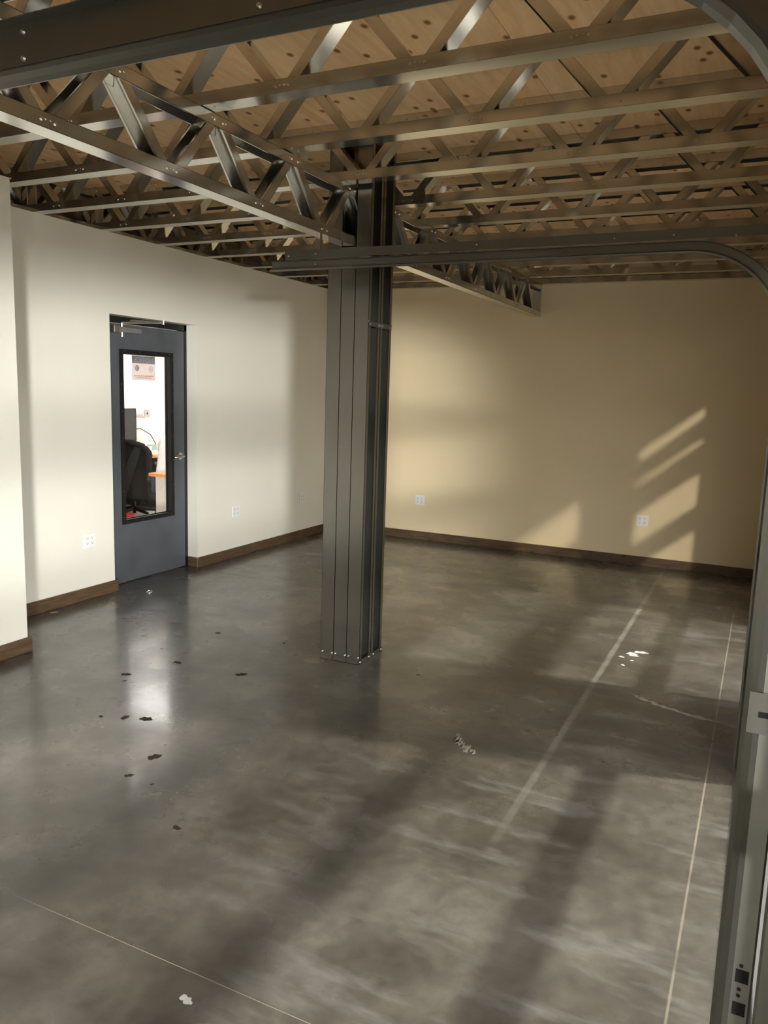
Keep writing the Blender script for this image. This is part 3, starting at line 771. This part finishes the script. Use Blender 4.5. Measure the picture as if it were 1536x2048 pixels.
# local +y = facing, x = right; seated, leaning a little forward
SK2 = plain('skin', (.55, .31, .22), .5)
bodyV = [(0,0,.50), (0,.0,.64), (0,.03,.80), (0,.07,.97), (0,.10,1.07), (0,.12,1.13), (0,.14,1.22), (0,.155,1.31),
         (.10,.07,1.00), (.185,.08,.985), (.24,.13,.76), (.17,.34,.64), (.14,.42,.60),
         (-.10,.07,1.00), (-.185,.08,.985), (-.25,.10,.76), (-.19,.32,.64), (-.15,.40,.60),
         (.09,.02,.48), (.11,.44,.49), (.11,.46,.09), (.11,.58,.04),
         (-.09,.02,.48), (-.11,.44,.49), (-.11,.46,.09), (-.11,.58,.04)]
bodyE = [(0,1),(1,2),(2,3),(3,4),(4,5),(5,6),(6,7),(3,8),(8,9),(9,10),(10,11),(11,12),(3,13),(13,14),(14,15),(15,16),(16,17),(0,18),(18,19),(19,20),(20,21),(0,22),(22,23),(23,24),(24,25)]
bodyR = [(.14,.11),(.13,.10),(.14,.10),(.14,.10),.06,.052,(.075,.09),(.068,.085),.07,.058,.043,.032,.030,.07,.058,.043,.032,.030,.085,.06,.042,.035,.085,.06,.042,.035]
obj('body', skin_mesh('body', bodyV, bodyE, bodyR, SK2), pe)
shV = [(0,-.005,.52), (0,.0,.64), (0,.03,.80), (0,.07,.97), (0,.10,1.10), (.10,.07,1.00), (.185,.08,.985), (.225,.13,.84), (-.10,.07,1.00), (-.185,.08,.985), (-.23,.105,.84)]
shE = [(0,1),(1,2),(2,3),(3,4),(3,5),(5,6),(6,7),(3,8),(8,9),(9,10)]
shR = [(.175,.14),(.168,.135),(.17,.13),(.165,.125),.075,.088,.080,.070,.088,.080,.070]
obj('t_shirt', skin_mesh('t_shirt', shV, shE, shR, plain('white_cotton', (.84, .80, .77), .85)), pe)
trV = [(0,0,.50), (.09,.02,.49), (.11,.44,.49), (.11,.46,.12), (-.09,.02,.49), (-.11,.44,.49), (-.11,.46,.12)]
obj('trousers', skin_mesh('trousers', trV, [(0,1),(1,2),(2,3),(0,4),(4,5),(5,6)], [(.15,.12),.105,.078,.06,.105,.078,.06], plain('dark_denim', (.04, .045, .06), .8)), pe)
hrV = [(0,.12,1.24), (0,.125,1.32), (0,.15,1.385), (0,.20,1.375)]
obj('hair', skin_mesh('hair', hrV, [(0,1),(1,2),(2,3)], [(.070,.055),(.080,.075),(.068,.062),(.05,.035)], plain('dark_hair', (.03, .02, .015), .7)), pe)
def face(b):
    cyl(b, (0, .235, 1.275), (0, .262, 1.262), .012, 8, .008)
    for s in (-1, 1):
        cyl(b, (s*.030, .222, 1.305), (s*.030, .234, 1.305), .011, 10, .006)
        cyl(b, (s*.072, .15, 1.285), (s*.088, .145, 1.29), .024, 10, .018)
    bx(b, -.024, .024, .215, .236, 1.222, 1.230)
make('face', SK2, face, pe, smooth=True)
for s in (-1, 1):
    hx, hy_ = (.135, .40) if s > 0 else (-.145, .38)
    def hand(b):
        bx(b, hx-.04, hx+.04, hy_+.005, hy_+.095, .578, .602)
        for i, L in enumerate((.062, .078, .072, .056)):
            xx = hx-.031+.0205*i
            tube(b, [(xx, hy_+.09, .592), (xx, hy_+.09+L*.55, .594), (xx, hy_+.09+L, .584)], [.0095, .009, .0075], 8)
        tube(b, [(hx-s*.036, hy_+.03, .592), (hx-s*.062, hy_+.06, .594), (hx-s*.066, hy_+.092, .588)], [.012, .0105, .0085], 8)
    make('hand', SK2, hand, pe, smooth=True)
sc2 = thing('office_stool', 'dark office seat under the seated person', 'chair', (-1.69, 4.53, 0))
make('seat', BK, lambda b: cyl(b, (0, 0, .33), (0, 0, .385), .21, 24), sc2, bev=.01)
make('post', BK, lambda b: cyl(b, (0, 0, .06), (0, 0, .33), .03, 12), sc2)
make('base', BK, lambda b: [tube(b, [(0, 0, .07), (.24*math.cos(2*math.pi*i/5), .24*math.sin(2*math.pi*i/5), .02)], [.03, .02]) for i in range(5)], sc2)
